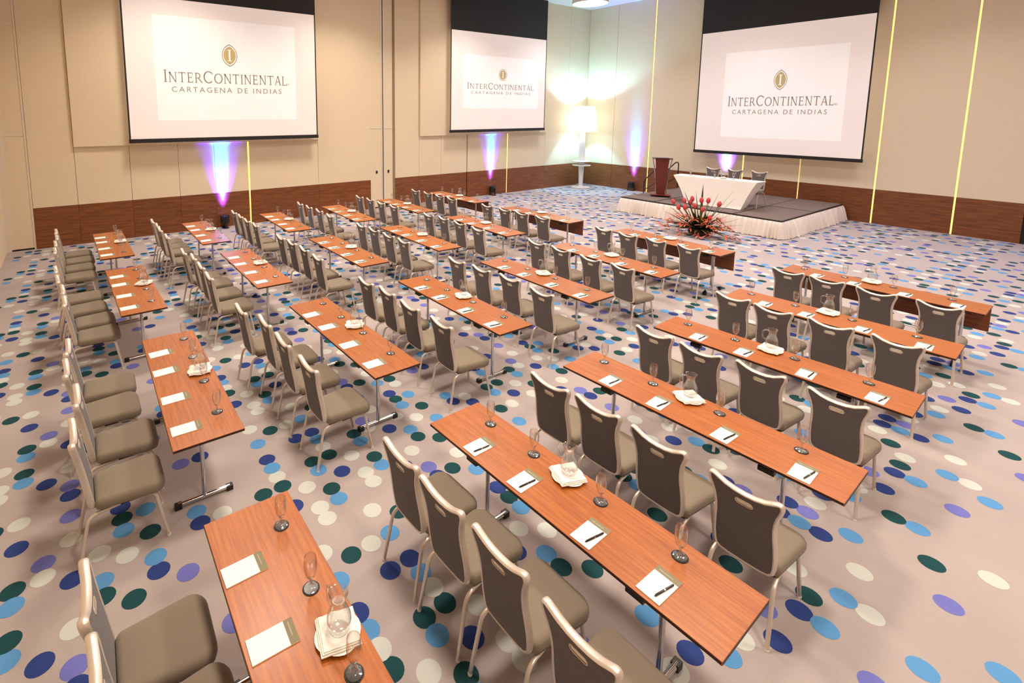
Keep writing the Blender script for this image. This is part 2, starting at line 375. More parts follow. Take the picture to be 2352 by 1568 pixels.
# ------------------------------------------------------------------ chairs
def half_outline():
    # (half width, height above the bottom of the back)
    return [(0.0, 0.0), (0.09, 0.002), (0.135, 0.010), (0.158, 0.032), (0.166, 0.070), (0.169, 0.14), (0.166, 0.22), (0.161, 0.29), (0.161, 0.345),
            (0.166, 0.395), (0.176, 0.44), (0.190, 0.480), (0.1975, 0.508), (0.197, 0.530), (0.187, 0.542), (0.170, 0.541), (0.143, 0.527), (0.105, 0.508), (0.055, 0.495), (0.0, 0.491)]
def outline_full():
    h = half_outline()
    return h[:-1] + [(-x, z) for x, z in reversed(h)][:-1]
BZ, BH = 0.395, 0.53
def back_y(t): return -0.195 - 0.085 * (t / 0.53) ** 1.15 if t > 0 else -0.195
def chair_backrest():
    pts = outline_full()
    cu = bpy.data.curves.new('tmp', 'CURVE'); cu.dimensions = '2D'; cu.fill_mode = 'BOTH'
    cu.extrude = 0.012; cu.bevel_depth = 0.007; cu.bevel_resolution = 2
    sp = cu.splines.new('POLY'); sp.points.add(len(pts) - 1); sp.use_cyclic_u = True
    for p, (x, z) in zip(sp.points, pts): p.co = (x * 0.955, 0.012 + z * 0.955, 0, 1)
    sp = cu.splines.new('POLY'); hp = []
    for k in range(16):
        a = 2 * math.pi * k / 16; hp.append(((0.030 if math.cos(a) > 0 else -0.030) + 0.017 * math.cos(a), 0.432 + 0.017 * math.sin(a)))
    sp.points.add(15); sp.use_cyclic_u = True
    for p, (x, z) in zip(sp.points, hp): p.co = (x, z, 0, 1)
    ob = bpy.data.objects.new('tmp', cu); COL.objects.link(ob)
    me = bpy.data.meshes.new_from_object(ob.evaluated_get(bpy.context.evaluated_depsgraph_get()))
    bpy.data.objects.remove(ob)
    bm = bmesh.new(); bm.from_mesh(me)
    bmesh.ops.remove_doubles(bm, verts=bm.verts, dist=0.0005)
    for v in bm.verts:
        x, t, n = v.co; v.co = (x, back_y(t) - n, BZ + t)
    bm.normal_update(); bmesh.ops.recalc_face_normals(bm, faces=bm.faces)
    bm.to_mesh(me); bm.free()
    me.materials.clear(); me.materials.append(MATS['chair_fabric'])
    me.polygons.foreach_set('use_smooth', [True] * len(me.polygons)); me.set_sharp_from_angle(angle=math.radians(35))
    me.name = 'backrest'
    # metal band round the edge
    mb = MB(); rings = []
    n = len(pts)
    for i in range(n):
        x, z = pts[i]; xa, za = pts[i - 1]; xb, zb = pts[(i + 1) % n]
        tx, tz = xb - xa, zb - za; l = math.hypot(tx, tz); nx, nz = tz / l, -tx / l
        ring = []
        for (o, d) in ((-0.014, -0.018), (-0.004, -0.023), (0.004, -0.016), (0.007, 0.0), (0.004, 0.016), (-0.004, 0.023), (-0.014, 0.018)):
            px, pz = x + nx * o, z + nz * o
            ring.append((px, back_y(pz) - d, BZ + pz))
        rings.append(ring)
    rings.append(rings[0])
    trim = mb.rings(rings, False, False, closed=True).mesh('trim', 'silver_frame', 50)
    # slot liner
    mb = MB(); r1 = []
    for o in ((-0.022, 0.002), (-0.020, 0.0045), (0.020, 0.0045), (0.022, 0.002), (0.020, -0.002), (-0.020, -0.002)):
        ring = []
        for k in range(16):
            a = 2 * math.pi * k / 16; rr = 0.017 + o[1] - 0.0015
            x = (0.030 if math.cos(a) > 0 else -0.030) + rr * math.cos(a); z = 0.432 + rr * math.sin(a)
            ring.append((x, back_y(z) + o[0], BZ + z))
        r1.append(ring)
    r1.append(r1[0])
    mb.rings(r1, False, False)
    pl = []
    for dy in (-0.0165, -0.0135):
        pl.append([((0.030 if math.cos(2 * math.pi * k / 16) > 0 else -0.030) + 0.0165 * math.cos(2 * math.pi * k / 16), back_y(0.432 + 0.0165 * math.sin(2 * math.pi * k / 16)) + dy, BZ + 0.432 + 0.0165 * math.sin(2 * math.pi * k / 16)) for k in range(16)])
    mb.cur = 1; mb.rings(pl)
    slot = mb.mesh('handle_slot', ['silver_frame', 'slot_plate'], 50)
    return me, trim, slot
def seat_mesh():
    # outline of the seat, front towards +y
    def outl(s, f):
        pts = []
        W1, W0, D0, D1 = 0.208, 0.178, -0.175, 0.262
        cr = [(W0, D0, 0.035, -90), (W1, D1, 0.085, 0), (-W1, D1, 0.085, 90), (-W0, D0, 0.035, 180)]
        for x, y, r, a0 in cr:
            sx = 1 if x > 0 else -1; sy = 1 if y > 0 else -1
            cx, cy = x - sx * r, y - sy * r
            for k in range(6):
                a = math.radians(a0 + 90 * k / 5)
                pts.append((cx + (r - s) * math.cos(a), cy + (r - s) * math.sin(a)))
        return pts
    rings = []
    for s, z in ((0.016, 0.388), (0.0, 0.396), (-0.006, 0.420), (-0.004, 0.446), (0.004, 0.460), (0.016, 0.468), (0.028, 0.4715)):
        rings.append([(x, y, z - 0.014 * max(0, (y - 0.12) / 0.14) ** 2) for x, y in outl(s, 0)])
    for q, z in ((0.75, 0.4755), (0.4, 0.478)):
        base = outl(0.028, 0)
        rings.append([(x * q, 0.043 + (y - 0.043) * q, z - 0.014 * max(0, (0.043 + (y - 0.043) * q - 0.12) / 0.14) ** 2) for x, y in base])
    return MB().rings(rings, True, True).mesh('seat', 'seat_fabric_toplit', 50)
def arc_path(pts, r, n=5):
    P = [Vector(p) for p in pts]; out = [P[0]]
    for i in range(1, len(P) - 1):
        a = (P[i - 1] - P[i]).normalized(); b = (P[i + 1] - P[i]).normalized()
        p0, p1 = P[i] + a * r, P[i] + b * r
        for k in range(n + 1):
            t = k / n; out.append(p0 * (1 - t) ** 2 + P[i] * 2 * t * (1 - t) + p1 * t ** 2)
    out.append(P[-1]); return out
def chair_proto():
    c = empty('banquet_chair', (0, 0, -50))
    back, trim, slot = chair_backrest()
    b = link('backrest', back, c); link('trim', trim, b); link('handle_slot', slot, b)
    link('seat', seat_mesh(), c)
    MB().box(-0.16, -0.15, 0.366, 0.16, 0.20, 0.389).build('seat_frame', 'black_plastic', c)
    for sx in (-1, 1):
        m = MB().tube(arc_path([(sx * 0.150, -0.03, 0.372), (sx * 0.172, -0.222, 0.372), (sx * 0.188, -0.295, 0.012)], 0.065), 0.0125, 8, 1.0)
        m.cur = 1; m.tube([(sx * 0.188, -0.295, 0.014), (sx * 0.188, -0.2955, 0.0)], 0.014, 8)
        m.build('leg', ['silver_frame', 'white_plastic'], c, 45)
        m = MB().tube(arc_path([(sx * 0.145, 0.06, 0.372), (sx * 0.172, 0.195, 0.372), (sx * 0.186, 0.262, 0.012)], 0.035), 0.0125, 8, 1.0)
        m.cur = 1; m.tube([(sx * 0.186, 0.262, 0.014), (sx * 0.186, 0.2625, 0.0)], 0.014, 8)
        m.build('leg', ['silver_frame', 'white_plastic'], c, 45)
    return c
CHAIR = chair_proto(); CHAIR_USED = [False]
def put(proto, used, loc, rz, label, cat, group):
    if used[0]: o = copy_tree(proto)
    else: o = proto; used[0] = True
    o.location = loc; o.rotation_euler = (0, 0, rz)
    tag(o, label, cat, group)
    return o

# ------------------------------------------------------------------ tables
TL, TW, TH = 2.142, 0.504, 0.75
def table_proto(front):
    t = empty('seminar_table' if not front else 'front_seminar_table', (0, 0, -50))
    top = MB().box(-TL / 2, -TW / 2, TH - 0.022, TL / 2, TW / 2, TH).build('tabletop', 'table_wood', t, bevel=0.003)
    m = MB()
    for y in (-TW / 2 - 0.0012, TW / 2 - 0.0003): m.box(-TL / 2 + 0.004, y, TH - 0.019, TL / 2 - 0.004, y + 0.0015, TH - 0.004)
    for x in (-TL / 2 - 0.0012, TL / 2 - 0.0003): m.box(x, -TW / 2 + 0.004, TH - 0.019, x + 0.0015, TW / 2 - 0.004, TH - 0.004)
    m.build('edge_band', 'edge_dark', top)
    for y in (-0.19, 0.16): box_obj('rail', 'black_plastic', (-TL / 2 + 0.12, y, TH - 0.05), (TL / 2 - 0.12, y + 0.03, TH - 0.0225), t)
    for sx in (-1, 1):
        x = sx * 0.68 if not front else sx * 0.86
        box_obj('bracket', 'black_plastic', (x - 0.05 - sx * 0.05, -0.215, TH - 0.085), (x + 0.05 - sx * 0.05, -0.165, TH - 0.051), t)
        if not front:
            lg = MB().tube([(x, 0, 0.035), (x, 0, TH - 0.051)], 0.017, 10).build('leg', 'chrome', t, 45)
            m = MB().tube([(x, -0.20, 0.028), (x, 0.20, 0.028)], 0.019, 10); m.build('foot_bar', 'chrome', lg, 45)
            for sy in (-1, 1):
                MB().box(x - 0.024, min(sy * 0.17, sy * 0.225), 0.0, x + 0.024, max(sy * 0.17, sy * 0.225), 0.044).build('end_cap', 'black_plastic', lg, bevel=0.006)
        else:
            m = MB()
            m.tube([(x, -0.03, 0.11), (x, -0.03, TH - 0.051)], 0.019, 10); m.tube([(x - sx * 0.055, 0.03, 0.11), (x - sx * 0.055, 0.03, TH - 0.051)], 0.015, 10)
            lg = m.build('leg', 'chrome', t, 45)
            MB().tube(arc_path([(x, -0.24, 0.075), (x, -0.02, 0.125), (x, 0.24, 0.075)], 0.1), 0.02, 10).build('foot_bar', 'chrome', lg, 45)
            for sy in (-1, 1):
                c = MB()
                for dx in (-0.022, 0.006):
                    rs = []
                    for k in range(2): rs.append([(x + dx + 0.016 * k, sy * 0.25 + 0.034 * math.cos(a * math.pi / 8), 0.034 + 0.034 * math.sin(a * math.pi / 8)) for a in range(16)])
                    c.rings(rs)
                c.box(x - 0.01, sy * 0.25 - 0.012, 0.034, x + 0.01, sy * 0.25 + 0.012, 0.08)
                c.build('caster', 'black_plastic', lg, 40)
    if front:
        MB().box(-TL / 2 + 0.005, TW / 2 - 0.022, 0.405, TL / 2 - 0.005, TW / 2 - 0.004, TH - 0.0225).build('modesty_panel', 'panel_wood', t, bevel=0.002)
        MB().tube([(-0.86, -0.03, 0.32), (0.86, -0.03, 0.32)], 0.013, 8).build('stretcher', 'chrome', t, 45)
    return t
TAB = table_proto(False); TABU = [False]
TABF = table_proto(True); TABFU = [False]

# ------------------------------------------------------------------ tableware
def goblet_proto():
    g = empty('water_goblet', (0, 0, -50))
    MB().lathe([(0.0135, 0.062), (0.0215, 0.072), (0.0285, 0.090), (0.0325, 0.112), (0.0335, 0.135), (0.0320, 0.160), (0.0295, 0.178), (0.0288, 0.1792), (0.0282, 0.178)], 20).build('bowl', 'clear_glass', g, 60)
    MB().lathe([(0.036, 0.0), (0.036, 0.003), (0.020, 0.008), (0.008, 0.016), (0.0055, 0.03), (0.006, 0.045), (0.0135, 0.062)], 20, cap0=True).build('stem', 'clear_glass', g, 60)
    return g
def coaster_proto():
    return MB().lathe([(0.0001, 0.0), (0.043, 0.0), (0.044, 0.0015), (0.043, 0.003), (0.0385, 0.003), (0.0375, 0.0022), (0.0001, 0.0022)], 24).build('coaster', 'coaster_black', None, 40, loc=(0, 0, -50))
def jug_proto():
    j = empty('water_jug', (0, 0, -50))
    MB().lathe([(0.0001, 0.0), (0.040, 0.0), (0.047, 0.006), (0.055, 0.03), (0.0575, 0.055), (0.054, 0.08), (0.043, 0.108), (0.0335, 0.13), (0.0315, 0.15), (0.036, 0.172), (0.045, 0.190), (0.0455, 0.1915), (0.0435, 0.190)], 24).build('body', 'jug_glass', j, 60)
    pth = [(-0.036, 0, 0.172), (-0.062, 0, 0.178), (-0.082, 0, 0.162), (-0.086, 0, 0.125), (-0.078, 0, 0.09), (-0.054, 0, 0.078)]
    MB().tube(pth, 0.0065, 8).build('handle', 'jug_glass', j, 60)
    return j
def plate_proto():
    n = 28; rings = []
    for r, z in ((0.045, 0.0), (0.055, 0.0), (0.07, 0.006), (0.105, 0.014), (0.107, 0.0165), (0.072, 0.010), (0.05, 0.006)):
        rings.append([(r * (1 + 0.03 * math.cos(4 * a)) * math.cos(a), r * (1 + 0.03 * math.cos(4 * a)) * math.sin(a), z) for a in [2 * math.pi * k / n for k in range(n)]])
    return MB().rings(rings, True, True).build('side_plate', 'porcelain', None, 50, loc=(0, 0, -50))
def napkin_proto():
    # linen folded into a square, four soft layers
    nk = empty('folded_napkin', (0, 0, -50))
    n = 9
    for L in range(3):
        h = 0.092 - 0.004 * L; z0 = 0.0175 + L * 0.0058; off = 0.003 * L
        def zz(x, y):
            r = max(abs(x), abs(y)) / 0.092
            return z0 + 0.0015 * math.sin(9 * x / 0.09 + L) * math.cos(7 * y / 0.09 + 2 * L) - 0.004 * max(0.0, r - 0.8) * (1 if L else 2)
        vs = []; fs = []
        for s in (0, 1):
            for i in range(n):
                for j in range(n):
                    x = -h + 2 * h * i / (n - 1); y = -h + 2 * h * j / (n - 1)
                    vs.append((x + off, y + off * 0.5, zz(x, y) + (0.0052 if s else 0.0)))
        o2 = n * n
        for i in range(n - 1):
            for j in range(n - 1):
                a, b, c, d = i * n + j, (i + 1) * n + j, (i + 1) * n + j + 1, i * n + j + 1
                fs.append((o2 + a, o2 + b, o2 + c, o2 + d)); fs.append((d, c, b, a))
        for k in range(n - 1):
            for (a, b) in ((k * n, (k + 1) * n), ((k + 1) * n + n - 1, k * n + n - 1), (k + 1, k), ((n - 1) * n + k, (n - 1) * n + k + 1)):
                fs.append((a, b, o2 + b, o2 + a))
        MB().add(vs, fs).build('fold', 'linen', nk, 50)
    return nk
def text_mesh(body, size, spacing=1.0):
    cu = bpy.data.curves.new('txt', 'FONT'); cu.body = body; cu.size = size; cu.space_character = spacing; cu.resolution_u = 3
    ob = bpy.data.objects.new('txt', cu); COL.objects.link(ob)
    me = bpy.data.meshes.new_from_object(ob.evaluated_get(bpy.context.evaluated_depsgraph_get()))
    bpy.data.objects.remove(ob); bpy.data.curves.remove(cu)
    return me
PW, PH = 0.128, 0.215
def pad_proto():
    p = empty('notepad', (0, 0, -50))
    MB().box(-PW / 2, -PH / 2, 0.0, PW / 2, PH / 2, 0.006).build('pages', 'paper', p, bevel=0.0008)
    hd = MB().box(-PW / 2, PH / 2 - 0.042, 0.0062, PW / 2, PH / 2, 0.0066).build('header', 'pad_header', p)
    me = text_mesh('INTERCONTINENTAL', 0.0085)
    me.materials.append(MATS['pad_print'])
    xs_ = [v.co.x for v in me.vertices]; w_ = max(xs_) - min(xs_)
    k = 0.075 / w_
    for v in me.vertices: v.co = (v.co.x * k - PW / 2 + 0.016, PH / 2 - 0.026 + v.co.y, 0.0069)
    link('print', me, hd)
    return p
def pen_proto():
    p = empty('ballpoint_pen', (0, 0, -50))
    MB().tube([(0, -0.074, 0.0055), (0, -0.062, 0.0055), (0, 0.062, 0.0055), (0, 0.067, 0.0055)], [0.0014, 0.0052, 0.0055, 0.004], 8).build('barrel', 'pen_black', p, 40)
    MB().box(-0.0012, 0.018, 0.0098, 0.0012, 0.06, 0.0112).build('clip', 'chrome', p)
    MB().tube([(0, -0.004, 0.0055), (0, 0.002, 0.0055)], 0.0059, 8).build('ring', 'chrome', p, 40)
    return p
GOB, GU = goblet_proto(), [False]
COA, CU_ = coaster_proto(), [False]
JUG, JU = jug_proto(), [False]
PLA, PU = plate_proto(), [False]
NAP, NU = napkin_proto(), [False]
PAD, PDU = pad_proto(), [False]
PEN, PEU = pen_proto(), [False]
ROWS = 'FEDCBA'
NO_PEN = {'A1', 'A2', 'A3', 'A4', 'B2', 'B3', 'B4', 'C4'}
rnd = random.Random(3)
for n, (tx, ty, tr, chs) in TABLES.items():
    row = ROWS.index(n[0]); colm = 4 - int(n[1])
    where = '%s table from two-screen wall, %s row from stage' % (ORD[colm], ORD[row])
    if n[0] == 'F':
        put(TABF, TABFU, (tx, ty, 0), tr, 'narrow wooden table with front panel and castors, %s from two-screen wall, nearest the stage' % ORD[colm], 'table', 'panelled front row tables')
    else:
        put(TAB, TABU, (tx, ty, 0), tr, 'narrow reddish wooden table, %s from two-screen wall, %s row from stage' % (ORD[colm], ORD[row]), 'table', 'narrow seminar tables in rows')
    for k, (x, y) in enumerate(chs):
        put(CHAIR, CHAIR_USED, (x, y, 0), tr + rnd.uniform(-0.03, 0.03), 'grey chair, %s seat at %s' % (ORD[k], where), 'chair', 'grey banquet chairs at the seminar tables')
    ca, sa = math.cos(tr), math.sin(tr)
    def W(x, y, z): return (tx + x * ca - y * sa, ty + x * sa + y * ca, z)
    jit = lambda a: rnd.uniform(-a, a)
    for k, gx in enumerate((-0.88, -0.38, 0.17, 0.73)):
        if n == 'B1': gx = (-0.80, -0.34, 0.19, 0.68)[k]
        if n == 'A1': gx = (-0.81, -0.35, 0.13, 0.66)[k]
        a, b = gx + jit(0.012), 0.125 + jit(0.008)
        put(COA, CU_, W(a, b, TH), 0, '%s round black coaster on %s' % (ORD[k], where), 'coaster', 'black coasters under the goblets')
        put(GOB, GU, W(a, b, TH + 0.0031), 0, '%s stemmed water goblet on %s' % (ORD[k], where), 'glass', 'water goblets on the seminar tables')
        px = (-0.63, -0.2, 0.33, 0.83)[k]
        if n == 'A1' or n == 'B1': px = (-0.63, -0.2, 0.3, 0.71)[k]
        pr = tr + jit(0.05)
        loc = W(px + jit(0.01), -0.125 + jit(0.008), TH)
        put(PAD, PDU, loc, pr, '%s white notepad on %s' % (ORD[k], where), 'notepad', 'white notepads on the seminar tables')
        if n not in NO_PEN:
            c2, s2 = math.cos(pr), math.sin(pr); ox, oy = 0.036, -0.012
            put(PEN, PEU, (loc[0] + ox * c2 - oy * s2, loc[1] + ox * s2 + oy * c2, TH + 0.0062), pr - 0.12 + jit(0.08), '%s black pen lying on notepad, %s' % (ORD[k], where), 'pen', 'black pens on the notepads')
    a, b, r = -0.06 + jit(0.02), 0.135, tr + jit(0.3)
    put(PLA, PU, W(a, b, TH), r, 'white side plate under a napkin on %s' % where, 'plate', 'white side plates')
    put(NAP, NU, W(a, b, TH), r + math.pi / 4 + 0.5, 'folded white napkin under water jug on %s' % where, 'napkin', 'folded white napkins')
    put(JUG, JU, W(a + 0.005, b + 0.005, TH + 0.0365), r + 0.4 + jit(0.6), 'clear glass water jug on %s' % where, 'jug', 'glass water jugs')

# ------------------------------------------------------------------ serif capitals for the projected wordmark
def glyph(ch):
    """list of polygons in a cap-height-1 box, and the advance width"""
    P = []; tk, tn, sf = 0.125, 0.085, 0.055
    def q(*p): P.append(list(p))
    def stem(x, w_=tk, serif=0.10, top=True, bot=True, y0=0.0, y1=1.0):
        q((x, y0), (x + w_, y0), (x + w_, y1), (x, y1))
        for yb, on, sg in ((y0, bot, 1), (y1, top, -1)):
            if on:
                q((x - serif, yb), (x, yb), (x, yb + sg * 0.07), (x - serif, yb + sg * 0.03))
                q((x + w_, yb), (x + w_ + serif, yb), (x + w_ + serif, yb + sg * 0.03), (x + w_, yb + sg * 0.07))
    def arc(cx, cy, rx, ry, a0, a1, wo, n=20):
        for k in range(n):
            t0, t1 = math.radians(a0 + (a1 - a0) * k / n), math.radians(a0 + (a1 - a0) * (k + 1) / n)
            def pt(t, inner):
                w_ = wo * (0.62 + 0.38 * abs(math.cos(t))) if inner else 0
                return (cx + (rx - w_) * math.cos(t), cy + (ry - w_) * math.sin(t))
            q(pt(t0, 0), pt(t1, 0), pt(t1, 1), pt(t0, 1))
    if ch == 'I': stem(0.12); return P, 0.37
    if ch == 'N':
        stem(0.11, tn, 0.10, True, True); stem(0.72, tn, 0.10, True, False)
        q((0.05, 1.0), (0.22, 1.0), (0.80, 0.0), (0.70, 0.0)); return P, 0.95
    if ch == 'T':
        stem(0.34, tk, 0.10, False, True)
        q((0.0, 1.0 - 0.08), (0.80, 1.0 - 0.08), (0.80, 1.0), (0.0, 1.0))
        q((0.0, 0.80), (0.05, 0.92), (0.10, 0.92), (0.04, 0.78)); q((0.80, 0.80), (0.75, 0.92), (0.70, 0.92), (0.76, 0.78)); return P, 0.84
    if ch == 'E':
        stem(0.11, tk, 0.10, True, True)
        q((0.2, 0.92), (0.60, 0.92), (0.62, 1.0), (0.2, 1.0)); q((0.2, 0.0), (0.64, 0.0), (0.60, 0.08), (0.2, 0.08)); q((0.2, 0.48), (0.52, 0.48), (0.52, 0.555), (0.2, 0.555))
        q((0.56, 0.80), (0.62, 0.78), (0.62, 1.0), (0.57, 0.93)); q((0.58, 0.08), (0.64, 0.0), (0.68, 0.2), (0.62, 0.19)); q((0.49, 0.40), (0.54, 0.40), (0.54, 0.64), (0.49, 0.64)); return P, 0.74
    if ch == 'R':
        stem(0.11, tk, 0.10, True, True)
        q((0.2, 0.92), (0.42, 0.92), (0.42, 1.0), (0.2, 1.0)); q((0.2, 0.44), (0.42, 0.44), (0.42, 0.51), (0.2, 0.51))
        arc(0.40, 0.72, 0.26, 0.28, -90, 90, tk); q((0.36, 0.47), (0.50, 0.47), (0.90, 0.0), (0.74, 0.0)); return P, 0.88
    if ch == 'C':
        arc(0.50, 0.5, 0.48, 0.52, 48, 312, tk + 0.01, 28); q((0.80, 0.72), (0.87, 0.70), (0.87, 0.96), (0.82, 0.90)); return P, 0.93
    if ch == 'O': arc(0.50, 0.5, 0.48, 0.52, 0, 360, tk + 0.01, 32); return P, 1.02
    if ch == 'A':
        q((0.06, 0.0), (0.15, 0.0), (0.46, 1.0), (0.38, 1.0)); q((0.66, 0.0), (0.80, 0.0), (0.50, 1.04), (0.38, 1.0)); q((0.20, 0.32), (0.66, 0.32), (0.64, 0.39), (0.22, 0.39))
        q((0.0, 0.0), (0.22, 0.0), (0.20, 0.04), (0.02, 0.04)); q((0.58, 0.0), (0.88, 0.0), (0.86, 0.04), (0.60, 0.04)); return P, 0.84
    if ch == 'L':
        stem(0.11, tk, 0.10, True, True); q((0.2, 0.0), (0.64, 0.0), (0.60, 0.08), (0.2, 0.08)); q((0.58, 0.06), (0.64, 0.0), (0.69, 0.24), (0.63, 0.22)); return P, 0.72
def wordmark(x0, x1, zb, cap, y, pic):
    items = []; pen = 0.0
    for k, ch in enumerate('INTERCONTINENTAL'):
        big = 1.0 if k in (0, 5) else 0.83
        P, adv = glyph(ch)
        items.append((P, pen, big)); pen += adv * big + 0.06
    kx = (x1 - x0) / (pen - 0.06)
    for P, ox, big in items:
        mb = MB()
        for poly in P:
            vs = [(x0 + (ox + px * big) * kx, y, zb + pz * big * cap) for px, pz in poly]
            mb.add(vs, [tuple(range(len(vs)))])
        mb.build('letter', 'logo_grey', pic)
    mb = MB()
    # registered mark: small ring
    r = cap * 0.10; n = 16; c = (x1 + r * 1.1, zb + r)
    for a in range(n):
        t0, t1 = 2 * math.pi * a / n, 2 * math.pi * (a + 1) / n
        mb.add([(c[0] + rr * math.cos(t), y, c[1] + rr * math.sin(t)) for rr, t in ((r, t0), (r, t1), (r * 0.75, t1), (r * 0.75, t0))], [(0, 1, 2, 3)])
    mb.add([(c[0] - r * 0.3, y, c[1] - r * .5), (c[0] - r * 0.1, y, c[1] - r * .5), (c[0] - r * 0.1, y, c[1] + r * .5), (c[0] - r * 0.3, y, c[1] + r * .5)], [(0, 1, 2, 3)])
    mb.build('registered_mark', 'logo_grey', pic)
def vesica(cx, cz, hw, hh, y, n=24):
    # pointed oval from two arcs
    R = (hw * hw + hh * hh) / (2 * hw); pts = []
    a = math.asin(min(1, hh / R))
    for k in range(n): t = -a + 2 * a * k / n; pts.append((cx + R * math.cos(t) - (R - hw), y, cz + R * math.sin(t)))
    for k in range(n): t = -a + 2 * a * k / n; pts.append((cx - R * math.cos(t) + (R - hw), y, cz - R * math.sin(t)))
    return pts
def screen(loc, rz, width, ztop, zceil, inner, label):
    s = empty('projection_screen', loc, rz, label, 'screen', 'projection screens')
    H = ztop - loc[2]; TT = zceil - loc[2]; b = 0.035
    MB().box(b, -0.003, 0.10, width - b, 0.003, H).build('screen_fabric', 'screen_white', s)
    for xa in (0, width - b): MB().box(xa, -0.004, 0.101, xa + b, 0.004, H).build('side_border', 'screen_black', s)
    MB().box(0, -0.004, H, width, 0.004, TT).build('black_masking', 'screen_black', s)
    MB().box(-0.01, -0.028, 0.0, width + 0.01, 0.028, 0.10).build('bottom_bar', 'screen_black', s, bevel=0.01)
    x0, x1, z0, z1 = inner; W_, H_ = x1 - x0, z1 - z0
    pic = MB().box(x0, -0.006, z0, x1, -0.0032, z1).build('projected_picture', 'picture_white', s)
    y = -0.0075
    wordmark(x0 + 0.047 * W_, x0 + 0.930 * W_, z1 - 0.628 * H_, 0.118 * H_, y, pic)
    me = text_mesh('CARTAGENA DE INDIAS', 1.0, 1.35); me.materials.append(MATS['logo_grey'])
    X = [v.co.x for v in me.vertices]; Z = [v.co.y for v in me.vertices]
    kx = (0.785 * W_) / (max(X) - min(X)); kz = (0.052 * H_) / (max(Z) - min(Z))
    for v in me.vertices: v.co = (x0 + 0.097 * W_ + (v.co.x - min(X)) * kx, y, z1 - 0.722 * H_ + (v.co.y - min(Z)) * kz)
    link('subtitle', me, pic)['kind'] = 'stuff'
    cx, cz, hw, hh = x0 + 0.499 * W_, z1 - 0.342 * H_, 0.0545 * W_, 0.112 * H_
    n = 24
    o1, o2 = vesica(cx, cz, hw, hh, y), vesica(cx, cz, hw * 0.93, hh * 0.93, y)
    m = MB(); N = len(o1); m.add(o1 + o2, [(i, (i + 1) % N, N + (i + 1) % N, N + i) for i in range(N)]); m.build('emblem_ring', 'logo_brown', pic)
    f = vesica(cx, cz, hw * 0.80, hh * 0.82, y); MB().add(f, [tuple(range(len(f)))]).build('emblem_field', 'logo_gold', pic)
    P, adv = glyph('I'); m = MB(); kz = hh * 1.02; kx = hw * 1.55
    for poly in P: m.add([(cx + (px - 0.183) * kx * 1.1, y - 0.002, cz - kz / 2 + pz * kz) for px, pz in poly], [tuple(range(len(poly)))])
    m.build('emblem_letter', 'picture_white', pic)
    return s
Q = math.pi / 2
ZT = Z_CEIL - 0.02
screen((X0 + 0.30, 1.19, 2.40), Q, 4.89, 5.92, ZT, (0.66, 4.25, 0.545, 3.115), 'large projection screen on the long wall above the end tables, left of the partition doors')
screen((X0 + 0.30, 11.04, 2.44), Q, 4.80, 5.975, ZT, (0.56, 4.38, 0.85, 2.74), 'projection screen on the long wall between partition doors and the corner floor lamp')
screen((-9.55, Y0 - 0.3, 1.74), 0.0, 4.75, 5.87, ZT, (0.87, 4.21, 0.58, 3.39), 'projection screen hanging behind the stage with its draped head table')

# ------------------------------------------------------------------ stage
SX0, SX1, SY0, SY1, SZ = -9.67, -5.17, 14.50, 18.72, 0.48
st = empty('stage_platform', ((SX0 + SX1) / 2, (SY0 + SY1) / 2, 0), 0, 'low carpeted stage platform with gathered white skirt under the third screen', 'stage')
ox, oy = -(SX0 + SX1) / 2, -(SY0 + SY1) / 2
nx_, ny_ = 4, 2
for i in range(nx_):
    for j in range(ny_):
        a0, a1 = SX0 + (SX1 - SX0) * i / nx_, SX0 + (SX1 - SX0) * (i + 1) / nx_
        b0, b1 = SY0 + (SY1 - SY0) * j / ny_, SY0 + (SY1 - SY0) * (j + 1) / ny_
        dz = (0.006 if (i + j) % 2 else 0.0)
        m = MB().box(a0 + ox + 0.02, b0 + oy + 0.02, SZ - 0.05, a1 + ox - 0.02, b1 + oy - 0.02, SZ - dz)
        d = m.build('deck_panel', 'stage_carpet', st)
        MB().box(a0 + ox + 0.002, b0 + oy + 0.002, SZ - 0.06, a1 + ox - 0.002, b1 + oy - 0.002, SZ - 0.008).build('deck_edge', 'stage_edge', d)
m = MB()
for i in range(nx_ + 1):
    for j in range(3):
        x = SX0 + (SX1 - SX0) * i / nx_ + (0.05 if i == 0 else -0.05); y = (SY0 + 0.08, (SY0 + SY1) / 2, SY1 - 0.08)[j]
        m.box(x + ox - 0.02, y + oy - 0.02, 0, x + ox + 0.02, y + oy + 0.02, SZ - 0.06)
m.build('support_legs', 'black_plastic', st)
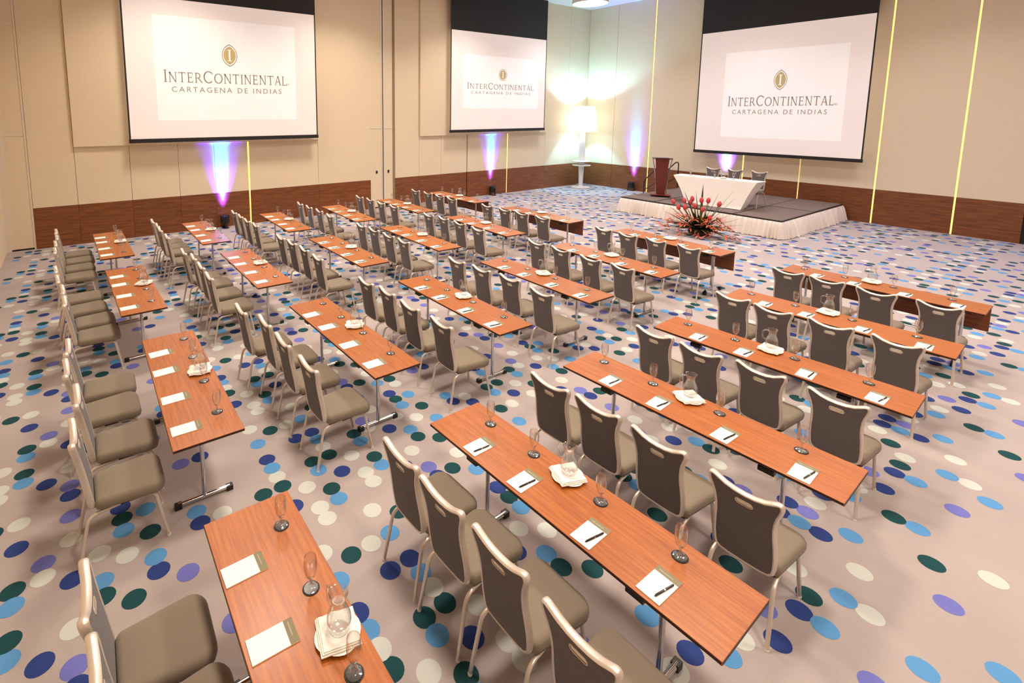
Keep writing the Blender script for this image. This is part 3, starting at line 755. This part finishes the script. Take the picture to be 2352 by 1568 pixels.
def skirt():
    path = [(SX0, SY1), (SX0, SY0), (SX1, SY0), (SX1, SY1)]
    pts = []; s_acc = 0.0
    rr = random.Random(11)
    for (xa, ya), (xb, yb) in zip(path[:-1], path[1:]):
        L = math.hypot(xb - xa, yb - ya); n = int(L / 0.014); nx, ny = (yb - ya) / L, -(xb - xa) / L
        for k in range(n + 1):
            t = k / n; pts.append((xa + (xb - xa) * t, ya + (yb - ya) * t, nx, ny, s_acc + L * t))
        s_acc += L
    ph = [0.0]; fr = []
    rings = []
    amp = [rr.uniform(0.5, 1.3) for _ in range(400)]
    wob = [rr.uniform(-1, 1) for _ in range(400)]
    for zi, (z, ex) in enumerate(((SZ - 0.042, 0.0), (SZ - 0.055, 0.2), (SZ - 0.12, 0.5), (SZ * 0.45, 0.8), (0.10, 1.0), (0.012, 1.15))):
        ring = []
        for (x, y, nx, ny, s_) in pts:
            u = s_ / 0.105 + 0.35 * math.sin(s_ * 5.1) + 0.25 * math.sin(s_ * 11.7)
            kk = int(abs(u)) % 399; a = amp[kk] * (1 - (u % 1)) + amp[kk + 1] * (u % 1)
            d = 0.004 + ex * (0.010 + 0.085 * a * (0.5 + 0.5 * math.sin(2 * math.pi * u)) ** 1.6 + 0.035 * max(0, 0.5 + 0.5 * math.sin(s_ * 3.3 + 1.0)) * ex + 0.02 * ex)
            dz = 0.012 * wob[kk] * (1 if zi == 5 else 0)
            ring.append((x + nx * d + ox, y + ny * d + oy, max(0.003, z + dz)))
        rings.append(ring)
    n = len(pts); vs = [p for r in rings for p in r]; fs = []
    for k in range(len(rings) - 1):
        for i in range(n - 1): fs.append((k * n + i, (k + 1) * n + i, (k + 1) * n + i + 1, k * n + i + 1))
    return MB().add(vs, fs)
skirt().build('skirt', 'skirt_cloth', st, 60)

# head table under its stretch cover
HT = empty('head_table', (0, 0, 0), 0, 'head table on stage under a fitted white stretch cover narrowing downwards', 'table')
HT.location = (-7.24, 15.45, SZ)
top = [(-8.345, 15.12), (-6.12, 15.32), (-6.08, 15.78), (-8.40, 15.62)]
bot = [(-7.84, 14.98), (-6.40, 15.11), (-6.44, 15.55), (-7.90, 15.47)]
HH = 0.79
rings = []
def lerp(a, b, t): return a + (b - a) * t
def rect_pts(c, n=10):
    out = []
    for i in range(4):
        (xa, ya), (xb, yb) = c[i], c[(i + 1) % 4]
        for k in range(n): out.append((lerp(xa, xb, k / n), lerp(ya, yb, k / n)))
    return out
tp, bp_ = rect_pts(top), rect_pts(bot)
for t in (0.0, 0.03, 0.15, 0.3, 0.5, 0.7, 0.85, 0.95, 0.985, 1.0):
    ring = []
    pinch = 0.05 * math.sin(math.pi * min(1, t)) 
    for (xt, yt), (xb, yb) in zip(tp, bp_):
        x, y = lerp(xb, xt, t), lerp(yb, yt, t)
        cxm, cym = lerp(-7.14, -7.24, t), lerp(15.28, 15.46, t)
        k = 1 - pinch * (0.6 if abs(x - cxm) > 0.5 else 0.4)
        if t >= 0.985: k *= 1.0 if t < 1 else 0.992
        zt = HH * t + (0.018 * abs(math.sin(4 * math.atan2(yb - 15.28, xb + 7.14))) if t == 0 else 0)
        ring.append((cxm + (x - cxm) * k + 7.24, cym + (y - cym) * k - 15.45, zt))
    rings.append(ring)
MB().rings(rings, False, True).build('stretch_cover', 'spandex', HT, 40)
m = MB()
for x, y in ((-0.75, -0.2), (0.65, -0.1), (-0.75, 0.08), (0.65, 0.15)): m.box(x - 0.02, y - 0.02, 0, x + 0.02, y + 0.02, HH - 0.03)
m.build('table_frame', 'chrome', HT)
ZH = SZ + HH
hw = [(-7.98, 15.42), (-7.28, 15.42), (-6.78, 15.44), (-7.60, 15.62)]
for k, (x, y) in enumerate(hw[:3]):
    put(COA, CU_, (x, y, ZH), 0, '%s round coaster on the white head table counted from the lectern' % ORD[k], 'coaster', 'coasters on the head table')
    put(GOB, GU, (x, y, ZH + 0.0031), 0, '%s water goblet on the white head table counted from the lectern' % ORD[k], 'glass', 'goblets on the head table')
put(PLA, PU, (-7.05, 15.42, ZH), 0.2, 'white side plate on the white head table', 'plate', 'white side plates')
put(NAP, NU, (-7.05, 15.42, ZH + 0.001), 0.9, 'folded white napkin on the white head table', 'napkin', 'folded white napkins')
put(JUG, JU, (-7.05, 15.42, ZH + 0.0365), 0.5, 'clear glass water jug on the white head table', 'jug', 'glass water jugs')
for k, x in enumerate((-7.74, -7.15, -6.49)):
    c = put(CHAIR, CHAIR_USED, (x, 16.02 + 0.02 * k, SZ + 0.003), math.pi + (0.05, -0.04, 0.03)[k], 'grey banquet chair on stage behind the head table, %s from the lectern' % ORD[k], 'chair', 'chairs on the stage')
    c.scale = (1.06, 1.06, 1.06)

# lectern
LE = empty('lectern', (-8.98, 15.58, SZ), math.radians(28), 'dark red wooden lectern with curved chrome side tubes on stage', 'lectern')
m = MB(); zb, zt = 0.075, 1.16
rg = []
for t in (0, 0.25, 0.5, 0.75, 1.0):
    z = lerp(zb, zt, t); hx = lerp(0.115, 0.20, t ** 1.3); y0, y1 = lerp(-0.09, -0.15, t), lerp(0.07, 0.10, t)
    zf = z + (0.075 if t == 1 else 0); rg.append([(-hx, y0, zf), (hx, y0, zf), (hx, y1, z + (0.025 if t == 1 else 0)), (-hx, y1, z + (0.025 if t == 1 else 0))])
m.rings(rg).build('body', 'lectern_wood', LE)
MB().add([(-0.30, -0.27, 1.265), (0.30, -0.27, 1.265), (0.30, 0.23, 1.165), (-0.30, 0.23, 1.165), (-0.30, -0.27, 1.295), (0.30, -0.27, 1.295), (0.30, 0.23, 1.195), (-0.30, 0.23, 1.195)],
         [(0, 3, 2, 1), (4, 5, 6, 7), (0, 1, 5, 4), (1, 2, 6, 5), (2, 3, 7, 6), (3, 0, 4, 7)]).build('reading_top', 'lectern_top', LE, bevel=0.006)
MB().box(-0.30, -0.22, 0.045, 0.30, 0.22, 0.075).build('base', 'lectern_wood', LE, bevel=0.006)
for sx in (-1, 1):
    pth = [Vector((sx * lerp(0.15, 0.28, (k / 8) ** 2), -0.02 + 0.06 * math.sin(k / 8 * 3.1), lerp(0.075, 1.19, k / 8))) for k in range(9)]
    MB().tube(pth, 0.018, 10).build('side_tube', 'chrome', LE, 45)
for sx in (-1, 1):
    for sy in (-1, 1):
        MB().tube([(sx * 0.24 - 0.012, sy * 0.17, 0.0225), (sx * 0.24 + 0.012, sy * 0.17, 0.0225)], 0.0225, 12).build('caster', 'black_plastic', LE, 40)

# steps with handrail at the far corner of the stage
HR = empty('stage_steps', (-10.16, 17.7, 0), 0, 'small dark steps with black pipe handrail beside the stage behind the lectern', 'steps')
MB().box(-0.30, -0.5, 0.0, 0.30, 0.5, 0.26).build('step', 'stage_edge', HR, bevel=0.01)
for sy in (-0.47, 0.47):
    MB().tube(arc_path([(-0.42, sy, 0.0), (-0.42, sy, 0.70), (0.20, sy, 1.36), (0.30, sy, 1.36), (0.30, sy, 0.24)], 0.08), 0.02, 8).build('handrail', 'rail_black', HR, 45)
    MB().tube([(-0.42, sy, 0.34), (0.29, sy, 0.84)], 0.014, 8).build('mid_rail', 'rail_black', HR, 45)

# ------------------------------------------------------------------ oversized floor lamp in the corner
LP = empty('floor_lamp', (-13.82, 17.80, 0), 0, 'oversized glowing white floor lamp with drum shade in the corner', 'lamp')
MB().lathe([(0.0001, 0.0), (0.38, 0.0), (0.39, 0.012), (0.38, 0.03), (0.12, 0.05), (0.10, 0.09)], 40).build('base', 'lamp_white', LP, 40)
MB().lathe([(0.085, 0.05), (0.10, 0.5), (0.12, 1.0), (0.13, 1.6), (0.118, 2.1), (0.105, 2.72)], 24).build('pole', 'lamp_white', LP, 40)
for z in (0.93, 1.10): MB().lathe([(0.11, z), (0.37, z), (0.38, z + 0.012), (0.37, z + 0.03), (0.11, z + 0.03)], 36).build('disc_shelf', 'lamp_white', LP, 40)
MB().lathe([(0.60, 2.36), (0.455, 3.40), (0.447, 3.40), (0.592, 2.36), (0.60, 2.36)], 40).build('shade', 'lamp_shade', LP, 40)
ll = bpy.data.lights.new('floor_lamp_bulb', 'POINT'); ll.energy = 380; ll.color = (0.27, 0.72, 1.0); ll.shadow_soft_size = 0.08
lo = bpy.data.objects.new('floor_lamp_bulb', ll); COL.objects.link(lo); lo.parent = LP; lo.location = (0, 0, 3.12)
MB().tube([(-0.33, 0.28, 0.03), (-0.42, 0.34, 0.05), (-0.5, 0.36, 0.02)], 0.03, 8).build('plug_adapter', 'white_plastic', LP, 45)

# ------------------------------------------------------------------ LED uplights
def uplight(x, y, z, wdir, label, e=1.0):
    u = empty('led_uplight', (x, y, z), 0, label, 'uplight', 'purple led uplights along the walls')
    MB().lathe([(0.0001, 0.12), (0.10, 0.12), (0.115, 0.15), (0.12, 0.33), (0.105, 0.34), (0.10, 0.30), (0.0001, 0.30)], 20).build('housing', 'black_plastic', u, 40)
    m = MB()
    for sx in (-1, 1): m.box(sx * 0.135 - 0.008, -0.02, 0.0, sx * 0.135 + 0.008, 0.02, 0.25)
    m.box(-0.143, -0.07, 0.0, 0.143, 0.07, 0.012)
    m.build('yoke', 'black_plastic', u)
    m = MB()
    for k in range(7):
        a = k * math.pi / 3; r = 0.06 if k else 0.0
        m.lathe([(0.0001, 0.306), (0.02, 0.304), (0.022, 0.301)], 10, (r * math.cos(a), r * math.sin(a), 0))
    m.build('led_lens', 'led_face', u, 60)
    for nm, en, col, ang, bl in (('beam_wide', 2300 * e, (0.09, 0.03, 1.0), 42, 1.0), ('beam_core', 3500 * e, (0.0, 0.58, 1.0), 20, 1.0)):
        ld = bpy.data.lights.new(nm, 'SPOT'); ld.energy = en; ld.color = col; ld.spot_size = math.radians(ang); ld.spot_blend = bl; ld.shadow_soft_size = 0.05
        lo = bpy.data.objects.new(nm, ld); COL.objects.link(lo); lo.parent = u; lo.location = (0, 0, 0.345)
        d = Vector((wdir[0], wdir[1], 5.0)).normalized()
        lo.rotation_euler = d.to_track_quat('-Z', 'Y').to_euler()
    return u
uplight(X0 + 0.15, 3.36, 0, (-0.75, 0), 'black led uplight throwing violet light up the long wall beside the end tables', 1.0)
uplight(X0 + 0.15, 13.25, 0, (-0.75, 0), 'black led uplight on the floor below the screen near the corner lamp', 0.8)
uplight(-12.05, Y0 - 0.15, 0, (0, 0.75), 'black led uplight between the corner floor lamp and the stage steps', 0.9)
uplight(-8.55, 18.54, SZ, (0, 2.4), 'black led uplight on the stage behind the head table', 0.7)
uplight(-0.9, Y0 - 0.15, 0, (0, 0.75), 'black led uplight on the floor by the stage wall far from the corner lamp', 1.0)

# ------------------------------------------------------------------ flower arrangement
FA = empty('flower_arrangement', (-6.62, 13.42, 0), math.radians(12), 'red ginger and orange heliconia arrangement on the carpet before the stage', 'flowers')
rf = random.Random(5)
MB().lathe([(0.0001, 0.0), (0.24, 0.0), (0.27, 0.08), (0.18, 0.17), (0.0001, 0.20)], 14).build('moss_base', 'moss', FA, 60)
def leaf(mb, base, d, L, wd, bend=0.0, up=Vector((0, 0, 1))):
    d = d.normalized(); side = d.cross(up); side = side.normalized() if side.length > 1e-3 else Vector((1, 0, 0)); nrm = side.cross(d)
    n = 5; rows = []
    for k in range(n + 1):
        t = k / n; c = base + d * L * t - Vector((0, 0, 1)) * bend * L * t * t
        if c.z < 0.012: c.z = 0.012
        ww = wd * math.sin(math.pi * min(0.999, 0.12 + 0.88 * t)) ** 0.8
        rows.append([c - side * ww, c + nrm * ww * 0.25, c + side * ww, c - nrm * 0.002])
    mb.rings(rows, True, True)
# tall spiky leaves standing in a fan
for (x, z) in ((-0.75, 0.55), (-0.60, 0.78), (-0.42, 1.02), (-0.14, 1.02), (0.0, 1.24), (0.20, 0.95), (0.34, 1.05), (0.62, 1.10), (0.50, 0.82), (0.78, 0.66), (0.86, 0.46), (-0.86, 0.40), (0.9, 0.3), (0.66, 0.92)):
    m = MB(); d = Vector((x, rf.uniform(-0.05, 0.12), z)); leaf(m, Vector((0.08 * x, 0.02, 0.12)), d, d.length, rf.uniform(0.022, 0.034), 0.03)
    m.build('leaf', rf.choice(['leaf_dark', 'leaf_bronze', 'leaf_bronze', 'leaf_dark']), FA, 50)
# fuller leaves filling the body
for k in range(84):
    a = math.pi * (k % 28 + 0.5) / 28 + rf.uniform(-0.08, 0.08)
    el = rf.uniform(0.05, 0.5) if k < 56 else rf.uniform(0.5, 1.2)
    d = Vector((math.cos(a) * math.cos(el), -math.sin(a) * math.cos(el) * 0.62, math.sin(el)))
    m = MB(); leaf(m, Vector((0.10 * math.cos(a), -0.06, 0.14)), d, rf.uniform(0.38, 0.76), rf.uniform(0.03, 0.058), rf.uniform(0.05, 0.3))
    m.build('leaf', rf.choice(['leaf_dark', 'leaf_bronze', 'leaf_dark', 'leaf_green']), FA, 50)
for (x, z, y) in ((-0.66, 0.74, 0), (-0.40, 0.80, 0.02), (-0.22, 0.86, 0.03), (0.0, 0.85, 0.02), (0.15, 0.86, 0.03), (0.40, 0.80, 0.02), (-0.34, 0.64, -0.10), (-0.12, 0.70, -0.08), (0.08, 0.64, -0.14), (-0.52, 0.60, -0.02), (-0.28, 0.74, 0.1), (0.27, 0.46, -0.22)):
    s_ = MB().tube([(x * 0.15, y * 0.3, 0.12), (x * 0.6, y * 0.7, z * 0.6), (x, y, z)], 0.010, 6).build('flower_stem', 'stem_green', FA, 50)
    d = Vector((x * 0.5, y * 0.5, 0.8)).normalized(); R_ = d.to_track_quat('Z', 'Y').to_matrix()
    rs = []
    for r_, zz in ((0.016, -0.03), (0.040, 0.0), (0.049, 0.035), (0.044, 0.075), (0.028, 0.105), (0.008, 0.125)):
        rs.append([Vector((x, y, z)) + R_ @ Vector(((r_ * (1 + 0.10 * (i % 2))) * math.cos(i * math.pi / 6), (r_ * (1 + 0.10 * (i % 2))) * math.sin(i * math.pi / 6), zz)) for i in range(12)])
    MB().rings(rs).build('ginger_bloom', 'ginger_red', s_, 30)
for k in range(36):
    a = math.pi * (k + 0.5) / 36 + rf.uniform(-0.1, 0.1); ring = k % 3
    R0 = (0.42, 0.62, 0.80)[ring]; hz = (0.42, 0.26, 0.08)[ring] + rf.uniform(-0.05, 0.05)
    tip = Vector((math.cos(a) * R0 * 1.08, -math.sin(a) * R0 * 0.55 - 0.05, max(0.05, hz)))
    s_ = MB().tube([(0.05 * math.cos(a), -0.05, 0.12), tip * 0.5 + Vector((0, 0, 0.12)), tip], 0.007, 5).build('flower_stem', 'stem_green', FA, 50)
    m = MB()
    for j in range(5):
        d = Vector((math.cos(a) * 0.9 + rf.uniform(-0.7, 0.7), -0.5 + rf.uniform(-0.5, 0.3), rf.uniform(-0.3, 0.7)))
        leaf(m, tip + Vector((rf.uniform(-0.02, 0.02), 0, 0.012 * j)), d, rf.uniform(0.15, 0.28), 0.021, 0.1)
    m.build('heliconia_bract', rf.choice(['heliconia', 'heliconia', 'heliconia_pink']), s_, 50)

# ------------------------------------------------------------------ woven carpet dots
DOT_R = 0.0735
# one repeat of the woven pattern, 13 x 13 places: 0 navy, 1 green, 2 sky, 3 violet, 4 cream, 9 plain
TILE = [
    [9, 4, 9, 2, 9, 0, 2, 4, 1, 9, 0, 9, 9],
    [9, 9, 1, 9, 9, 9, 9, 9, 9, 4, 9, 4, 4],
    [9, 9, 4, 9, 0, 9, 9, 1, 2, 9, 1, 2, 9],
    [9, 9, 9, 9, 9, 9, 3, 4, 9, 9, 9, 9, 0],
    [3, 0, 9, 3, 9, 4, 9, 9, 0, 9, 9, 4, 9],
    [9, 1, 9, 9, 9, 9, 9, 4, 9, 2, 1, 9, 9],
    [4, 9, 2, 9, 0, 1, 2, 9, 4, 9, 9, 1, 9],
    [9, 9, 1, 4, 9, 2, 9, 1, 9, 2, 0, 9, 9],
    [9, 9, 9, 9, 9, 9, 9, 9, 9, 9, 9, 3, 9],
    [9, 9, 3, 9, 9, 9, 9, 2, 0, 9, 9, 9, 9],
    [9, 9, 0, 9, 9, 9, 9, 9, 4, 0, 9, 9, 9],
    [2, 9, 9, 9, 9, 9, 9, 9, 9, 9, 9, 1, 9],
    [9, 9, 9, 9, 9, 9, 9, 9, 1, 2, 9, 4, 9]]
# the strip of carpet along the open side
TILE_STRIP = [
    [9, 9, 2, 9, 4, 9, 2, 4, 9, 9, 9, 9, 2],
    [9, 1, 9, 1, 9, 9, 9, 9, 9, 9, 9, 2, 9],
    [9, 9, 4, 9, 9, 9, 4, 9, 9, 9, 9, 9, 0],
    [3, 9, 0, 2, 0, 9, 9, 9, 9, 3, 9, 9, 9],
    [9, 9, 0, 3, 9, 2, 9, 9, 9, 9, 9, 9, 9],
    [9, 9, 9, 4, 9, 9, 9, 9, 1, 9, 9, 9, 0],
    [9, 2, 9, 0, 9, 9, 9, 9, 9, 9, 4, 9, 9],
    [9, 9, 1, 9, 2, 9, 1, 2, 9, 9, 9, 9, 1],
    [0, 9, 9, 9, 4, 9, 9, 9, 9, 9, 9, 9, 9],
    [9, 3, 9, 0, 9, 0, 9, 9, 9, 9, 9, 9, 9],
    [9, 9, 9, 9, 3, 9, 9, 9, 3, 9, 9, 9, 9],
    [9, 9, 1, 9, 9, 0, 2, 9, 9, 9, 9, 9, 9],
    [9, 0, 9, 4, 9, 1, 9, 9, 9, 2, 9, 9, 9]]
LAT = ((-1.39916, 14.40368), (0.14037, -0.0013654), (-0.0008339, 0.1752516), (6.6e-07, 3.126e-05), (7.2977e-05, -4.6606e-05), (1.86156e-05, 6.82672e-05))
def carpet_dots():
    mb = MB(); seg = 20; k = 0
    for j in range(-100, 32):
        for i in range(-112, 26):
            n = (j - 17) // 26; ii = i - n; jj = j - 26 * n
            if jj >= 30: jj -= 13; ii -= 1
            t = (1, i, j, i * i, i * j, j * j)
            px = sum(a * b[0] for a, b in zip(t, LAT)); py = sum(a * b[1] for a, b in zip(t, LAT))
            rj, ri = jj - 17, ii
            if px > -1.72: c = TILE_STRIP[rj][ri % 13]
            elif py > 1.70: c = TILE[rj][ri % 13]
            else: c = TILE[(rj + 3) % 13][(ri + 11) % 13]
            if c == 9: continue
            if not (X0 + DOT_R < px < 2.0 and YN + DOT_R < py < Y0 - DOT_R): continue
            k += 1; mb.cur = c; z = 0.0006 + 0.00012 * ((ii * 3 + jj * 5) % 7)
            mb.add([(px + DOT_R * math.cos(2 * math.pi * q / seg), py + DOT_R * math.sin(2 * math.pi * q / seg), z) for q in range(seg)], [tuple(range(seg))])
    return mb
cd = carpet_dots().build('carpet_dots', [d[0] for d in DOTS], floor)
cd['kind'] = 'stuff'; cd['label'] = 'navy, green, blue, violet and cream dots woven in the carpet'
